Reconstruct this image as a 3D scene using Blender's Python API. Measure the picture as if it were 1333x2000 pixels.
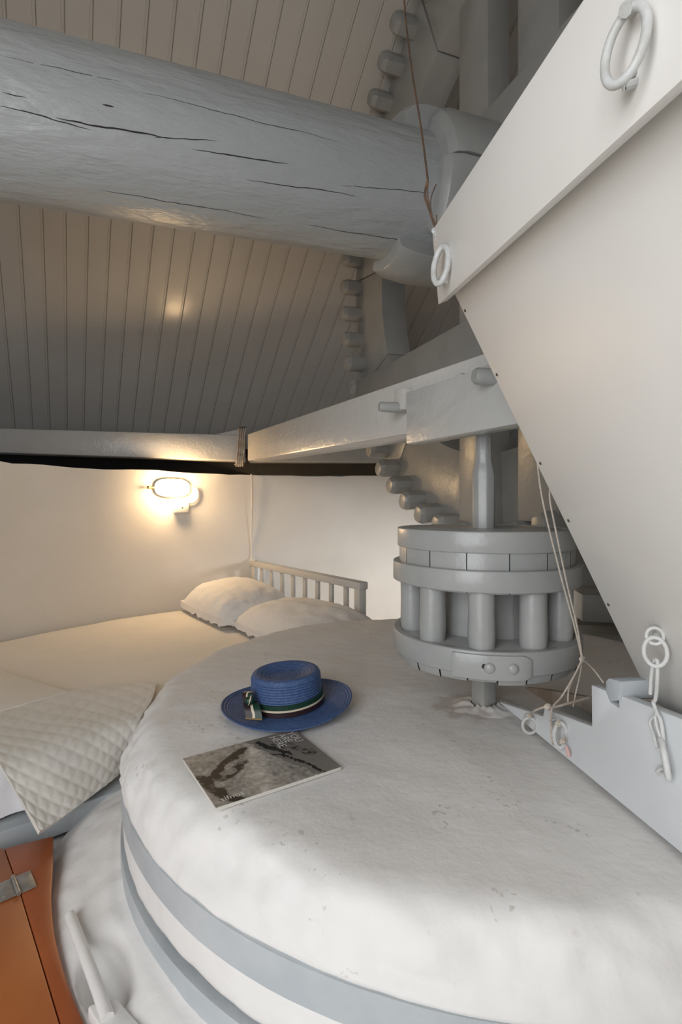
import bpy, bmesh, math, random
from mathutils import Vector, Matrix, noise
random.seed(7)
for o in list(bpy.data.objects): bpy.data.objects.remove(o)
scn = bpy.context.scene
COL = scn.collection
PI = math.pi
# ------------------------------------------------------------------ camera
F = 1000.0; HOR = 985.0; CX = 666.5        # focal length and horizon row for a 1333x2000 frame
cam = bpy.data.cameras.new('camera'); cam.sensor_fit = 'VERTICAL'; cam.sensor_height = 36; cam.lens = 18
cam.shift_y = -(1000 - HOR) / 2000; cam.clip_start = .02
camo = bpy.data.objects.new('camera', cam); COL.objects.link(camo)
camo.location = (0, 0, 0); camo.rotation_euler = (PI/2, 0, 0); scn.camera = camo
# ------------------------------------------------------------------ light
vs = scn.view_settings
vs.view_transform = 'Standard'; vs.look = 'None'; vs.gamma = 1; vs.use_curve_mapping = False
vs.exposure = 0.08
W = bpy.data.worlds.new('sky'); scn.world = W; W.use_nodes = True
W.node_tree.nodes['Background'].inputs[0].default_value = (.80, .88, 1, 1)
W.node_tree.nodes['Background'].inputs[1].default_value = .06
def area(name, loc, target, sx, sy, power, col):
    l = bpy.data.lights.new(name, 'AREA'); l.shape = 'RECTANGLE'; l.size = sx; l.size_y = sy
    l.energy = power; l.color = col
    o = bpy.data.objects.new(name, l); COL.objects.link(o); o.location = loc
    o.rotation_euler = (Vector(target) - Vector(loc)).to_track_quat('-Z', 'Y').to_euler()
    return o
area('doorway_daylight', (-1.02, -1.0, .26), (.25, 1.4, -.30), 1.45, 1.75, 42, (.965, .98, 1))
area('window_daylight', (2.33, 3.28, -.10), (.80, 4.09, -.62), .5, .4, 7, (1, .97, .93)).data.spread = math.radians(55)

# ------------------------------------------------------------------ helpers
def V(*a): return Vector(a)
def P(x, y, d): return Vector(((x-CX)/F*d, d, (HOR-y)/F*d))
def Pz(x, y, z): return P(x, y, z*F/(HOR-y))
def ray_plane(x, y, p0, n):
    r = Vector(((x-CX)/F, 1, (HOR-y)/F)); return r * (p0.dot(n) / r.dot(n))
def nz(p, s, o=0): return noise.noise(Vector((p[0]*s+o, p[1]*s-o, p[2]*s+2*o)))
def wloc(o):
    v = Vector((0, 0, 0))
    while o is not None: v += o.location; o = o.parent
    return v
def link(o, parent):
    COL.objects.link(o)
    if parent is not None: o.parent = parent
    return o
def tag(o, label=None, cat=None, group=None, kind=None):
    if label: o['label'] = label
    if cat: o['category'] = cat
    if group: o['group'] = group
    if kind: o['kind'] = kind
    return o
def thing(name, loc, label, cat, group=None):
    o = bpy.data.objects.new(name, None); o.empty_display_size = .05; o.location = loc; COL.objects.link(o)
    return tag(o, label, cat, group)
class MB:
    def __init__(s): s.v = []; s.f = []
    def add(s, vs, fs):
        b = len(s.v); s.v += [Vector(p) for p in vs]; s.f += [tuple(i+b for i in q) for q in fs]; return s
    def hexa(s, p): return s.add(p, [(3,2,1,0),(4,5,6,7),(0,1,5,4),(1,2,6,5),(2,3,7,6),(3,0,4,7)])
    def box(s, c, ex, ey, ez):      # centre and three full edge vectors
        c, ex, ey, ez = Vector(c), Vector(ex)/2, Vector(ey)/2, Vector(ez)/2
        return s.hexa([c-ex-ey-ez, c+ex-ey-ez, c+ex+ey-ez, c-ex+ey-ez, c-ex-ey+ez, c+ex-ey+ez, c+ex+ey+ez, c-ex+ey+ez])
    def prism(s, poly, ext):
        n = len(poly); ext = Vector(ext); a = [Vector(p) for p in poly]; b = [p+ext for p in a]
        return s.add(a+b, [tuple(range(n-1, -1, -1)), tuple(range(n, 2*n))] + [(i, (i+1) % n, n+(i+1) % n, n+i) for i in range(n)])
    def grid(s, rows, closed=False):  # rows of points
        m = len(rows[0]); vs = [p for r in rows for p in r]; fs = []
        for i in range(len(rows)-1):
            for j in range(m if closed else m-1):
                k = (j+1) % m; fs.append((i*m+j, i*m+k, (i+1)*m+k, (i+1)*m+j))
        return s.add(vs, fs)
    def lathe(s, prof, c=(0,0,0), n=48, x=(1,0,0), y=(0,1,0), z=(0,0,1), cap=True):
        c, x, y, z = Vector(c), Vector(x), Vector(y), Vector(z)
        rows = [[c + x*(r*math.cos(2*PI*k/n)) + y*(r*math.sin(2*PI*k/n)) + z*h for k in range(n)] for r, h in prof]
        b = len(s.v); s.grid(rows, True)
        if cap:
            s.f.append(tuple(b+k for k in range(n-1, -1, -1))); e = b+(len(prof)-1)*n; s.f.append(tuple(e+k for k in range(n)))
        return s
    def tube(s, path, r, n=8, closed=False, cap=True):
        path = [Vector(p) for p in path]; m = len(path); rr = r if isinstance(r, (list, tuple)) else [r]*m
        rows = []; up = None
        for i, p in enumerate(path):
            if closed: t = path[(i+1) % m] - path[i-1]
            else: t = path[min(i+1, m-1)] - path[max(i-1, 0)]
            t.normalize()
            if up is None: up = Vector((0,0,1)) if abs(t.z) < .9 else Vector((1,0,0))
            a = up - t*up.dot(t); a.normalize(); up = a; c = t.cross(a)
            rows.append([p + (a*math.cos(2*PI*k/n) + c*math.sin(2*PI*k/n))*rr[i] for k in range(n)])
        if closed: rows.append(rows[0])
        b = len(s.v); s.grid(rows, True)
        if cap and not closed:
            s.f.append(tuple(b+k for k in range(n-1, -1, -1))); e = b+(m-1)*n; s.f.append(tuple(e+k for k in range(n)))
        return s
    def ball(s, c, r, n=10, m=6, z=(0,0,1), sq=1.0):
        z = Vector(z).normalized(); x = z.orthogonal().normalized(); y = z.cross(x)
        pr = [(r*math.sin(PI*i/m)+1e-4, -r*sq*math.cos(PI*i/m)) for i in range(m+1)]
        return s.lathe(pr, c, n, x, y, z)
    def mesh(s, name, mat, org=(0,0,0), bevel=0, smooth=38, seg=2):
        org = Vector(org); me = bpy.data.meshes.new(name)
        me.from_pydata([tuple(p-org) for p in s.v], [], s.f); bm = bmesh.new(); bm.from_mesh(me)
        bmesh.ops.remove_doubles(bm, verts=bm.verts, dist=1e-6)
        bmesh.ops.recalc_face_normals(bm, faces=bm.faces)
        if bevel:
            es = [e for e in bm.edges if len(e.link_faces) == 2 and e.calc_face_angle(0) > .5]
            bmesh.ops.bevel(bm, geom=es, offset=bevel, segments=seg, profile=.5, affect='EDGES', clamp_overlap=True)
        bm.to_mesh(me); bm.free()
        if smooth:
            me.polygons.foreach_set('use_smooth', [True]*len(me.polygons)); me.set_sharp_from_angle(angle=math.radians(smooth))
        if mat: me.materials.append(mat)
        return me
    def build(s, name, mat, parent=None, bevel=0, smooth=38, origin=None, seg=2):
        base = wloc(parent) if parent else Vector((0,0,0))
        org = Vector(origin) if origin is not None else base
        o = bpy.data.objects.new(name, s.mesh(name, mat, org, bevel, smooth, seg)); o.location = org - base
        return link(o, parent)
def inst(name, me, parent, M):
    o = bpy.data.objects.new(name, me); link(o, parent)
    o.matrix_basis = Matrix.Translation(-wloc(parent)) @ M if parent else M
    return o
def frame(o, x, y, z):
    M = Matrix.Identity(4)
    for i, a in enumerate((x, y, z, o)):
        for j in range(3): M[j][i] = a[j]
    return M
def crom(pts, n):           # Catmull-Rom through points
    out = []
    m = len(pts)
    for i in range(n+1):
        t = i/n*(m-1); k = min(int(t), m-2); u = t-k
        p0, p1, p2, p3 = pts[max(k-1,0)], pts[k], pts[k+1], pts[min(k+2,m-1)]
        out.append(.5*((2*p1)+(p2-p0)*u+(2*p0-5*p1+4*p2-p3)*u*u+(3*p1-p0-3*p2+p3)*u**3))
    return out
def ring_pts(c, x, y, rx, ry, n=24): return [Vector(c)+Vector(x)*(rx*math.cos(2*PI*k/n))+Vector(y)*(ry*math.sin(2*PI*k/n)) for k in range(n)]

# ------------------------------------------------------------------ materials
def mat(name, col, rough=.5, col2=None, cscale=3, cdetail=4, cpos=(.4, .65), bumps=(), stretch=None, axis=None, emit=None, metal=0, sheen=0, spec=None, coat=0):
    m = bpy.data.materials.new(name); m.use_nodes = True; nt = m.node_tree; N = nt.nodes; L = nt.links
    b = N['Principled BSDF']; b.inputs['Base Color'].default_value = (*col, 1); b.inputs['Roughness'].default_value = rough
    b.inputs['Metallic'].default_value = metal
    if spec is not None: b.inputs['Specular IOR Level'].default_value = spec
    if sheen: b.inputs['Sheen Weight'].default_value = sheen
    if coat: b.inputs['Coat Weight'].default_value = coat; b.inputs['Coat Roughness'].default_value = .15
    g = N.new('ShaderNodeNewGeometry'); vec = g.outputs['Position']
    if stretch:
        mp = N.new('ShaderNodeMapping'); mp.vector_type = 'TEXTURE'
        if axis is not None: mp.inputs['Rotation'].default_value = Vector((1,0,0)).rotation_difference(Vector(axis)).to_euler()
        mp.inputs['Scale'].default_value = stretch; L.new(vec, mp.inputs['Vector']); vec = mp.outputs['Vector']
    if col2:
        t = N.new('ShaderNodeTexNoise'); t.inputs['Scale'].default_value = cscale; t.inputs['Detail'].default_value = cdetail
        L.new(vec, t.inputs['Vector']); r = N.new('ShaderNodeValToRGB')
        r.color_ramp.elements[0].position = cpos[0]; r.color_ramp.elements[0].color = (*col, 1)
        r.color_ramp.elements[1].position = cpos[1]; r.color_ramp.elements[1].color = (*col2, 1)
        L.new(t.outputs['Fac'], r.inputs['Fac']); L.new(r.outputs['Color'], b.inputs['Base Color'])
    prev = None
    for sc, st, dist in bumps:
        t = N.new('ShaderNodeTexNoise'); t.inputs['Scale'].default_value = sc; t.inputs['Detail'].default_value = 5
        L.new(vec, t.inputs['Vector']); bp = N.new('ShaderNodeBump'); bp.inputs['Strength'].default_value = st; bp.inputs['Distance'].default_value = dist
        L.new(t.outputs['Fac'], bp.inputs['Height'])
        if prev: L.new(prev, bp.inputs['Normal'])
        prev = bp.outputs['Normal']
    if prev: L.new(prev, b.inputs['Normal'])
    if emit: b.inputs['Emission Color'].default_value = (*emit[0], 1); b.inputs['Emission Strength'].default_value = emit[1]
    return m
AX = V(.92889, .36827, .03909).normalized()          # windshaft axis
M = {}
M['log'] = mat('weathered grey paint on the shaft', (.385,.405,.41), .30, (.43,.445,.445), 2, 5, bumps=[(34,.5,.014),(9,.45,.02),(120,.45,.004)], stretch=(3.5,1,1), axis=AX)
M['grey'] = mat('grey gloss paint', (.33,.34,.335), .30, (.375,.38,.37), 6, 4, bumps=[(60,.18,.004),(14,.2,.01)])
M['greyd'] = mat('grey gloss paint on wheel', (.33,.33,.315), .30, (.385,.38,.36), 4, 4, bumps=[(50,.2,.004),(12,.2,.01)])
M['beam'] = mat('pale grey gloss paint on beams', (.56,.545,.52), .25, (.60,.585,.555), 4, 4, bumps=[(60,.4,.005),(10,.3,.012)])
M['plank'] = mat('cream gloss paint on ceiling boards', (.62,.58,.525), .21, (.66,.62,.56), 2, 4, bumps=[(7,.12,.01),(60,.06,.002)])
M['hop'] = mat('white paint on hopper boards', (.80,.785,.755), .42, (.77,.755,.72), 3, 4, bumps=[(40,.06,.003),(8,.08,.008)])
M['shoe'] = mat('cool white paint on shoe', (.70,.725,.745), .42, (.66,.685,.70), 5, 4, bumps=[(50,.1,.003)])
M['hoop'] = mat('blue grey painted hoop', (.43,.465,.49), .42, (.50,.53,.55), 9, 6, bumps=[(70,.25,.003),(12,.3,.008)])
M['wall'] = mat('limewashed wall', (.76,.73,.69), .75, (.80,.77,.73), 3, 4, bumps=[(5,.15,.02),(45,.12,.003)])
M['floor'] = mat('limewashed floor', (.72,.70,.67), .7, (.62,.59,.55), 6, 6, bumps=[(14,.5,.02),(70,.3,.004)])
M['dark'] = mat('black gap shade', (.012,.010,.009), .8, bumps=[(30,.3,.01)])  # near-black colour painting the shade above the wall top
M['crack'] = mat('dark open crack', (.03,.027,.025), .9)
M['sheet'] = mat('cream cotton sheet', (.81,.76,.68), .85, (.84,.79,.71), 5, 3, bumps=[(6,.3,.02),(300,.1,.001)], sheen=.2)
M['white'] = mat('white cotton', (.86,.855,.88), .85, bumps=[(9,.35,.02),(400,.1,.001)], sheen=.2)
M['pillow'] = mat('white cotton pillow case', (.86,.84,.82), .85, bumps=[(11,.5,.02),(28,.25,.006)], sheen=.2)
M['quilt'] = mat('cream quilted cotton', (.74,.71,.645), .85, (.78,.755,.70), 8, 3, bumps=[(40,.25,.005)], sheen=.2)
M['straw'] = mat('blue woven straw', (.042,.085,.205), .6, (.062,.115,.265), 120, 2, bumps=[(260,.6,.002)])
M['green'] = mat('dark green ribbon', (.006,.035,.022), .45)
M['cream'] = mat('cream ribbon stripe', (.62,.55,.42), .5)
M['maroon'] = mat('maroon black ribbon', (.022,.009,.011), .45)
M['tan'] = mat('tan ribbon hem', (.30,.19,.07), .5)
M['paper'] = mat('paper edges', (.70,.66,.60), .7)
M['ink'] = mat('white print', (.75,.73,.70), .4)
M['orange'] = mat('orange varnished wood', (.40,.115,.028), .38, (.50,.165,.045), 3, 6, bumps=[(20,.2,.004)], stretch=(.5,4,1))
M['orange2'] = mat('red brown varnished wood', (.30,.075,.022), .38, (.40,.11,.032), 3, 6, bumps=[(20,.2,.004)], stretch=(.5,4,1))
M['steel'] = mat('dull steel hinge', (.45,.44,.42), .42, (.36,.34,.31), 30, 4, metal=.75)
M['iron'] = mat('painted iron ring', (.56,.57,.56), .4, (.46,.46,.44), 60, 4, bumps=[(120,.3,.002)])
M['ironw'] = mat('white painted wire hook', (.66,.67,.66), .4, (.58,.58,.56), 60, 4)
M['rust'] = mat('rusty wire', (.09,.055,.038), .7, (.16,.085,.045), 80, 3)
M['twine'] = mat('cotton twine', (.56,.50,.43), .9, (.44,.38,.32), 200, 3)
M['raw'] = mat('bare brown wood edge', (.27,.22,.18), .7, (.38,.36,.33), 20, 5, bumps=[(60,.4,.004)])
M['plastic'] = mat('white plastic', (.80,.78,.74), .35)
M['lampglass'] = mat('lit lamp glass', (1,.85,.6), .3, emit=((1,.68,.36), 70))
M['nail'] = mat('dark nail head', (.05,.045,.04), .6)
M['brass'] = mat('brass peg', (.55,.42,.2), .35, metal=.8)

def plaster(name, patch=None):
    m = mat(name, (.77,.755,.735), .72, (.81,.80,.785), 5, 5, bumps=[(5,.35,.025),(24,.22,.008),(90,.2,.002)])
    nt = m.node_tree; N = nt.nodes; L = nt.links; b = N['Principled BSDF']
    base = b.inputs['Base Color'].links[0].from_socket
    g = N.new('ShaderNodeNewGeometry')
    # small brown pits where the limewash has chipped
    t = N.new('ShaderNodeTexNoise'); t.inputs['Scale'].default_value = 70; t.inputs['Detail'].default_value = 2
    t2 = N.new('ShaderNodeTexNoise'); t2.inputs['Scale'].default_value = 6; t2.inputs['Detail'].default_value = 3
    L.new(g.outputs['Position'], t.inputs['Vector']); L.new(g.outputs['Position'], t2.inputs['Vector'])
    mu = N.new('ShaderNodeMath'); mu.operation = 'MULTIPLY'; L.new(t.outputs['Fac'], mu.inputs[0]); L.new(t2.outputs['Fac'], mu.inputs[1])
    r = N.new('ShaderNodeValToRGB'); r.color_ramp.elements[0].position = .405; r.color_ramp.elements[0].color = (0,0,0,1)
    r.color_ramp.elements[1].position = .44; r.color_ramp.elements[1].color = (.6,.6,.6,1); L.new(mu.outputs[0], r.inputs['Fac'])
    mx = N.new('ShaderNodeMix'); mx.data_type = 'RGBA'; L.new(r.outputs['Color'], mx.inputs[0]); L.new(base, mx.inputs[6]); mx.inputs[7].default_value = (.50,.46,.41,1)
    out = mx.outputs[2]
    if patch:       # worn ring of bare clay where the spindle turns
        d = N.new('ShaderNodeVectorMath'); d.operation = 'DISTANCE'; L.new(g.outputs['Position'], d.inputs[0]); d.inputs[1].default_value = patch[0]
        t3 = N.new('ShaderNodeTexNoise'); t3.inputs['Scale'].default_value = 22; t3.inputs['Detail'].default_value = 6; L.new(g.outputs['Position'], t3.inputs['Vector'])
        mr = N.new('ShaderNodeMapRange'); mr.inputs[1].default_value = patch[1]*.35; mr.inputs[2].default_value = patch[1]; mr.inputs[3].default_value = .78; mr.inputs[4].default_value = .3
        L.new(d.outputs['Value'], mr.inputs[0])
        sub = N.new('ShaderNodeMath'); sub.operation = 'SUBTRACT'; L.new(mr.outputs[0], sub.inputs[0]); L.new(t3.outputs['Fac'], sub.inputs[1])
        r3 = N.new('ShaderNodeValToRGB'); r3.color_ramp.elements[0].position = .0; r3.color_ramp.elements[0].color = (0,0,0,1); r3.color_ramp.elements[1].position = .2; r3.color_ramp.elements[1].color = (.55,.55,.55,1)
        L.new(sub.outputs[0], r3.inputs['Fac'])
        m2 = N.new('ShaderNodeMix'); m2.data_type = 'RGBA'; L.new(r3.outputs['Color'], m2.inputs[0]); L.new(out, m2.inputs[6]); m2.inputs[7].default_value = (.47,.39,.32,1)
        out = m2.outputs[2]
    L.new(out, b.inputs['Base Color'])
    return m
SC = V(.36, 1.60, 0); TOPZ = -.545                    # millstone axis and top
LC = V(.385, 1.38, 0)                                 # lantern pinion axis
M['stone'] = plaster('limewashed millstone', (V(LC.x-.04, LC.y, TOPZ), .15))
M['ledge'] = plaster('limewashed ledge')

# ================================================================== SETTING
ROOM_R, WALL_R2, WTOP, FLZ = 2.55, 3.3, .23, -.95
def on_wall(x, r=ROOM_R):      # point of the round wall under image column x
    k = (x-CX)/F; a = k*k+1; b = -2*(k*SC.x+SC.y); c = SC.x**2+SC.y**2-r*r
    d = (-b+math.sqrt(b*b-4*a*c))/(2*a); return Vector((k*d, d, 0))
# round wall with a doorway behind the camera and a small window at the far right
fl = MB(); fl.lathe([(.001, FLZ-.1), (WALL_R2, FLZ-.1), (WALL_R2, FLZ), (.001, FLZ)], SC, 64)
tag(fl.build('floor', M['floor']), kind='structure')
NT = 180
door_dir = math.atan2(-2.4, -1.26); win_dir = math.atan2(1.75, 2.05)
zs = [FLZ, -.65, -.35, -.1, .08, .17, WTOP]
def angdiff(a, b): return abs((a-b+PI) % (2*PI)-PI)
def solid(i, k):
    th = 2*PI*(i+.5)/NT; zc = (zs[k]+zs[k+1])/2
    if angdiff(th, door_dir) < .30: return False
    if angdiff(th, win_dir) < .13 and -.35 < zc < .17: return False
    return True
wb = MB(); vi = {}
def wv(i, k, o):
    key = (i % NT, k, o)
    if key not in vi:
        th = 2*PI*(i % NT)/NT; r = WALL_R2 if o else ROOM_R
        p = Vector((SC.x+r*math.cos(th), SC.y+r*math.sin(th), zs[k]))
        if not o:
            p += Vector((math.cos(th), math.sin(th), 0))*(.022*nz(p, 1.6)+.008*nz(p, 6))
        if k == len(zs)-1: p.z += .016*nz(p, 3.5)+.008*nz(p, 12)
        vi[key] = len(wb.v); wb.v.append(p)
    return vi[key]
for i in range(NT):
    for k in range(len(zs)-1):
        if not solid(i, k): continue
        wb.f.append((wv(i,k,0), wv(i+1,k,0), wv(i+1,k+1,0), wv(i,k+1,0)))
        wb.f.append((wv(i,k,1), wv(i,k+1,1), wv(i+1,k+1,1), wv(i+1,k,1)))
        if not solid(i-1, k): wb.f.append((wv(i,k,0), wv(i,k+1,0), wv(i,k+1,1), wv(i,k,1)))
        if not solid(i+1, k): wb.f.append((wv(i+1,k,0), wv(i+1,k,1), wv(i+1,k+1,1), wv(i+1,k+1,0)))
        if k == len(zs)-2 or not solid(i, k+1): wb.f.append((wv(i,k+1,0), wv(i+1,k+1,0), wv(i+1,k+1,1), wv(i,k+1,1)))
        if k == 0 or not solid(i, k-1): wb.f.append((wv(i,k,0), wv(i,k,1), wv(i+1,k,1), wv(i+1,k,0)))
tag(wb.build('wall_round', M['wall']), kind='structure')
# roof: parallel boards on one steep slope
rw = V(.527, -1, 1.015).normalized(); RAL = .263; RBE = 1.015-.527*RAL; RZ0 = 5.2
rn = V(-RAL, RBE, 1).normalized(); re = rw.cross(rn)          # re points to the left of the picture
def roofpt(e, z):      # point of the slope with board coordinate e and height z
    # solve p = a*re + b*rw + c*rn with p on plane
    c = RZ0*rn.z; b = (z - e*re.z - c*rn.z)/rw.z; return re*e+rw*b+rn*c
PW = .1315; E0 = .534+PW*0
zl, zh = .02, 3.62
roof = bpy.data.objects.new('ceiling', None); COL.objects.link(roof); tag(roof, kind='structure')
def plank_mesh(L_):
    # cross-section: face with a chamfered joint and a bead beside it (local x = across, z = away from room)
    w = PW/2
    pr = [(-w+.0009,.02),(-w+.0009,.005),(-w+.005,0),(w-.0175,0),(w-.0155,.0036),(w-.013,.0036),(w-.011,.0005),(w-.005,.0005),(w-.0009,.005),(w-.0009,.02)]
    m_ = MB(); m_.prism([(x, 0, z) for x, z in pr], (0, L_, 0)); return m_.mesh('plank', M['plank'], smooth=0)
plen = (zh-zl)/rw.z
pm = plank_mesh(plen)
i0, i1 = -38, 16
for i in range(i0, i1):
    e = E0+PW*(i+.5)
    inst('plank', pm, roof, frame(roofpt(e, zl), -re, rw, rn))
bk = MB()                                                   # backing boards above the planks, closes the joints
bk.box((roofpt(E0+PW*i0, zl)+roofpt(E0+PW*i1, zh))/2+rn*.03, re*PW*(i1-i0), rw*plen, rn*.018)
bk.build('backing', M['plank'], roof)
# other slope, over and behind the viewer
a0, a1 = roofpt(E0+PW*i0, zh), roofpt(E0+PW*i1, zh)
dn = V(.30, -1, -.84).normalized()
r2 = MB(); r2.prism([a0, a1, a1+dn*4.6, a0+dn*4.6], (0,0,.03)); tag(r2.build('ceiling_back', M['plank']), kind='structure')

# ring beam of the cap
def beam_box(m_, a, b, up0, up1, depth):
    """box beam: a,b lower front corners, up0/up1 heights, depth vector away"""
    a, b, d_ = Vector(a), Vector(b), Vector(depth)
    return m_.hexa([a, b, b+d_, a+d_, a+V(0,0,up0), b+V(0,0,up1), b+d_+V(0,0,up1), a+d_+V(0,0,up0)])
rb0, rb1, rb2 = P(-260, 875, 3.36), P(478, 900.5, 3.72), P(1130, 905, 4.05)
t = thing('ring_beam', rb0, 'long pale grey timber lying along the wall top above the wall lamp', 'beam')
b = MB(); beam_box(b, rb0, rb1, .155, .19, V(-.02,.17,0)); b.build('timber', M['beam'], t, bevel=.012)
b = MB(); beam_box(b, P(350,868,3.70), P(471,860,3.76), .02, .085, V(-.02,.12,0)); b.build('wedge', M['beam'], t, bevel=.006)
b = MB(); b.ball(P(325,858,3.72), .06, 14, 8, sq=.5); b.build('bump', M['beam'], t)
t2 = thing('ring_beam', rb1, 'grey ring timber running behind the tie beam above the headboard', 'beam')
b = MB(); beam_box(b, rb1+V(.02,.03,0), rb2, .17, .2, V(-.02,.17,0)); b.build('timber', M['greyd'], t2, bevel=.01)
# added black boards behind the ring beam; their colour stands in for the gap's shade
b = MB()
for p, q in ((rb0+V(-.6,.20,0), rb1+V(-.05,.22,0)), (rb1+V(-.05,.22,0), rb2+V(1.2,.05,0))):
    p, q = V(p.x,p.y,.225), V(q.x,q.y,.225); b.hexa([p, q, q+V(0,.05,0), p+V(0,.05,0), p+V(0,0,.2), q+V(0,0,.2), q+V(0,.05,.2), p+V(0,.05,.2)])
tag(b.build('gap_shade_1', M['dark']), kind='structure')

# ================================================================== MILLSTONE
def polar(m_, prof, n, disp):
    rows = []
    for (r, z) in prof:
        row = []
        for k in range(n):
            th = 2*PI*k/n; row.append(disp(r, z, th))
        rows.append(row)
    m_.grid(rows, True)
def stone_disp(r, z, th):
    cx, sy = math.cos(th), math.sin(th)
    front = max(0, -sy*.9+.1*cx)
    rr = r
    if r > .7:                      # the crest sits further out on the front
        k = min(1, (r-.7)/.2) * max(0, 1-max(0, r-.90)/.055) if r < .955 else 0
        rr = r + .032*front*k
    p = Vector((SC.x+rr*cx, SC.y+rr*sy, z))
    if r > .75:
        q = V(cx*1.0, sy*1.0, z*2.5)
        am = .2 if z < TOPZ-.1 else 1; rr += am*(.016*nz(q, 3.2, 3)+.011*nz(q, 8, 1)+.009*nz(q, 20)+.004*nz(q, 45))
        p.x, p.y = SC.x+rr*cx, SC.y+rr*sy
    p.z += .006*nz(V(p.x, p.y, 0), 2.5)+.003*nz(V(p.x, p.y, 0), 9)+.0012*nz(V(p.x,p.y,0), 30)
    if z < -.55 and r > .9: p.z += .006*nz(p, 7)
    return p
mill = thing('millstone', (SC.x, SC.y, -.765), 'huge round limewashed millstone with a grey hoop, under the hat', 'millstone')
prof = [(.001, TOPZ)]+[(.05+.8*i/20, TOPZ) for i in range(21)]+[(.862,TOPZ-.001),(.872,TOPZ-.003),(.882,TOPZ-.007),(.893,TOPZ-.014),(.904,TOPZ-.023),(.916,TOPZ-.035),(.928,TOPZ-.049),(.939,TOPZ-.063),(.948,TOPZ-.078),(.955,TOPZ-.092),(.961,TOPZ-.106),(.961,TOPZ-.114),(.954,TOPZ-.120),(.954,TOPZ-.16),(.957,TOPZ-.178),(.957,TOPZ-.19),(.957,TOPZ-.21),(.957,TOPZ-.23),(.955,TOPZ-.24),(.945,TOPZ-.245),(.5,TOPZ-.245)]
b = MB(); polar(b, prof, 460, stone_disp); b.build('stone_body', M['stone'], mill, smooth=60)
def hoop(m_, R, z0, z1, th_, a0=0, a1=2*PI, n=160, wob=.004, c=SC):
    rows = [[] for _ in range(5)]
    for k in range(n+1):
        th = a0+(a1-a0)*k/n; q = V(math.cos(th), math.sin(th), z0)
        w = wob*nz(q, 3, 5)+wob*.4*nz(q, 11)
        for j, (r, z) in enumerate(((R, z0+w), (R+th_, z0+w), (R+th_, z1+w*.6), (R, z1+w*.6), (R, z0+w))):
            rows[j].append(Vector((c.x+r*math.cos(th), c.y+r*math.sin(th), z)))
    m_.grid(rows)
b = MB(); hoop(b, .935, -.717, -.660, .0275); b.build('hoop', M['hoop'], mill, smooth=30)
low = thing('bed_stone', (SC.x, SC.y, FLZ), 'lower round white stone with grey hoop, beneath the millstone', 'millstone')
def low_disp(r, z, th):
    q = V(math.cos(th), math.sin(th), z*2); rr = r+.010*nz(q, 4, 2)+.005*nz(q, 13)
    return Vector((SC.x+rr*math.cos(th), SC.y+rr*math.sin(th), z))
b = MB(); polar(b, [(.3,-.797),(.935,-.797),(.943,-.802),(.945,-.82),(.945,-.87),(.945,FLZ)], 200, low_disp); b.build('stone_body', M['ledge'], low, smooth=60)
b = MB(); hoop(b, .938, -.86, -.797, .026, wob=.003); b.build('hoop', M['hoop'], low, smooth=30)
# plastered ledge round the foot of the stones with a broken-out hollow
RC = Pz(207, 1898, -.865)
def ledge_disp(r, z, th):
    p = Vector((SC.x+r*math.cos(th), SC.y+r*math.sin(th), z))
    tg = V(-math.sin(th), math.cos(th), 0); d_ = p-RC; d_.z = 0
    u, v = d_.dot(tg)/.075, d_.dot(V(math.cos(th), math.sin(th), 0))/.036
    g = math.exp(-((u*u+v*v)**2)); p.z += .006*nz(p, 6)+.004*nz(p, 18) - .08*g+.003*nz(p,40)
    if z < -.945: p.z = FLZ
    return p
b = MB(); polar(b, [(.958,-.83),(.968,-.84),(.98,-.843)]+[(.99+.008*i, -.845-.0034*i) for i in range(12)]+[(1.09,-.89),(1.12,-.912),(1.15,-.935),(1.16,FLZ)], 420, ledge_disp)
tag(b.build('plaster_ledge', M['ledge'], origin=(SC.x, SC.y, FLZ), smooth=60), 'rough white plaster ledge with a broken hollow at the foot of the stones', 'ledge')
b = MB(); b.tube(crom([Pz(137,1788,-.862), Pz(160,1850,-.856), Pz(185,1915,-.852), Pz(211,1990,-.852)], 12), .0105, 10)
tag(b.build('rod', M['ledge'], origin=Pz(211,1990,-.865)), 'white painted rod lying across the hollow in the plaster ledge', 'rod')
b = MB(); b.prism([Pz(170,1962,-.852), Pz(228,1946,-.852), Pz(330,2060,-.852), Pz(245,2090,-.852)], (0,0,-.03))
tag(b.build('board', M['ledge'], bevel=.006, origin=Pz(250,2010,-.93)), 'small white board at the bottom edge beside the lower hoop', 'board')

# ================================================================== ORANGE HATCH
hz = -.872
ht = thing('floor_hatch', Pz(60,1850,hz-.03), 'orange varnished wooden hatch with a steel hinge, left of the stones', 'hatch')
jt = [Pz(8,1656,hz), Pz(40,1745,hz), Pz(78,1870,hz), Pz(118,2003,hz), Pz(150,2110,hz)]
edge = crom([Pz(104,1632,hz), Pz(104,1690,hz), Pz(101,1750,hz), Pz(106,1815,hz), Pz(116,1862,hz), Pz(137,1930,hz), Pz(168,2003,hz), Pz(215,2110,hz)], 24)
gap = V(.0009, 0, 0)
b = MB(); b.prism([Pz(-320,1745,hz), jt[0]-gap]+[j-gap for j in jt[1:]]+[Pz(-150,2400,hz)], (0,0,-.03)); b.build('door_leaf', M['orange'], ht, bevel=.002)
b = MB(); b.prism([jt[0]+gap]+edge+[j+gap for j in jt[:0:-1]], (0,0,-.033)); b.build('edge_board', M['orange2'], ht, bevel=.004)
hc = Pz(31,1731,hz+.001); hd = (jt[1]-jt[0]).normalized(); hs = V(0,0,1).cross(hd)
hg = MB(); hg.tube([hc-hd*.036+V(0,0,.003), hc+hd*.036+V(0,0,.003)], .0045, 12)
hg = hg.build('hinge', M['steel'], ht)
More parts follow.
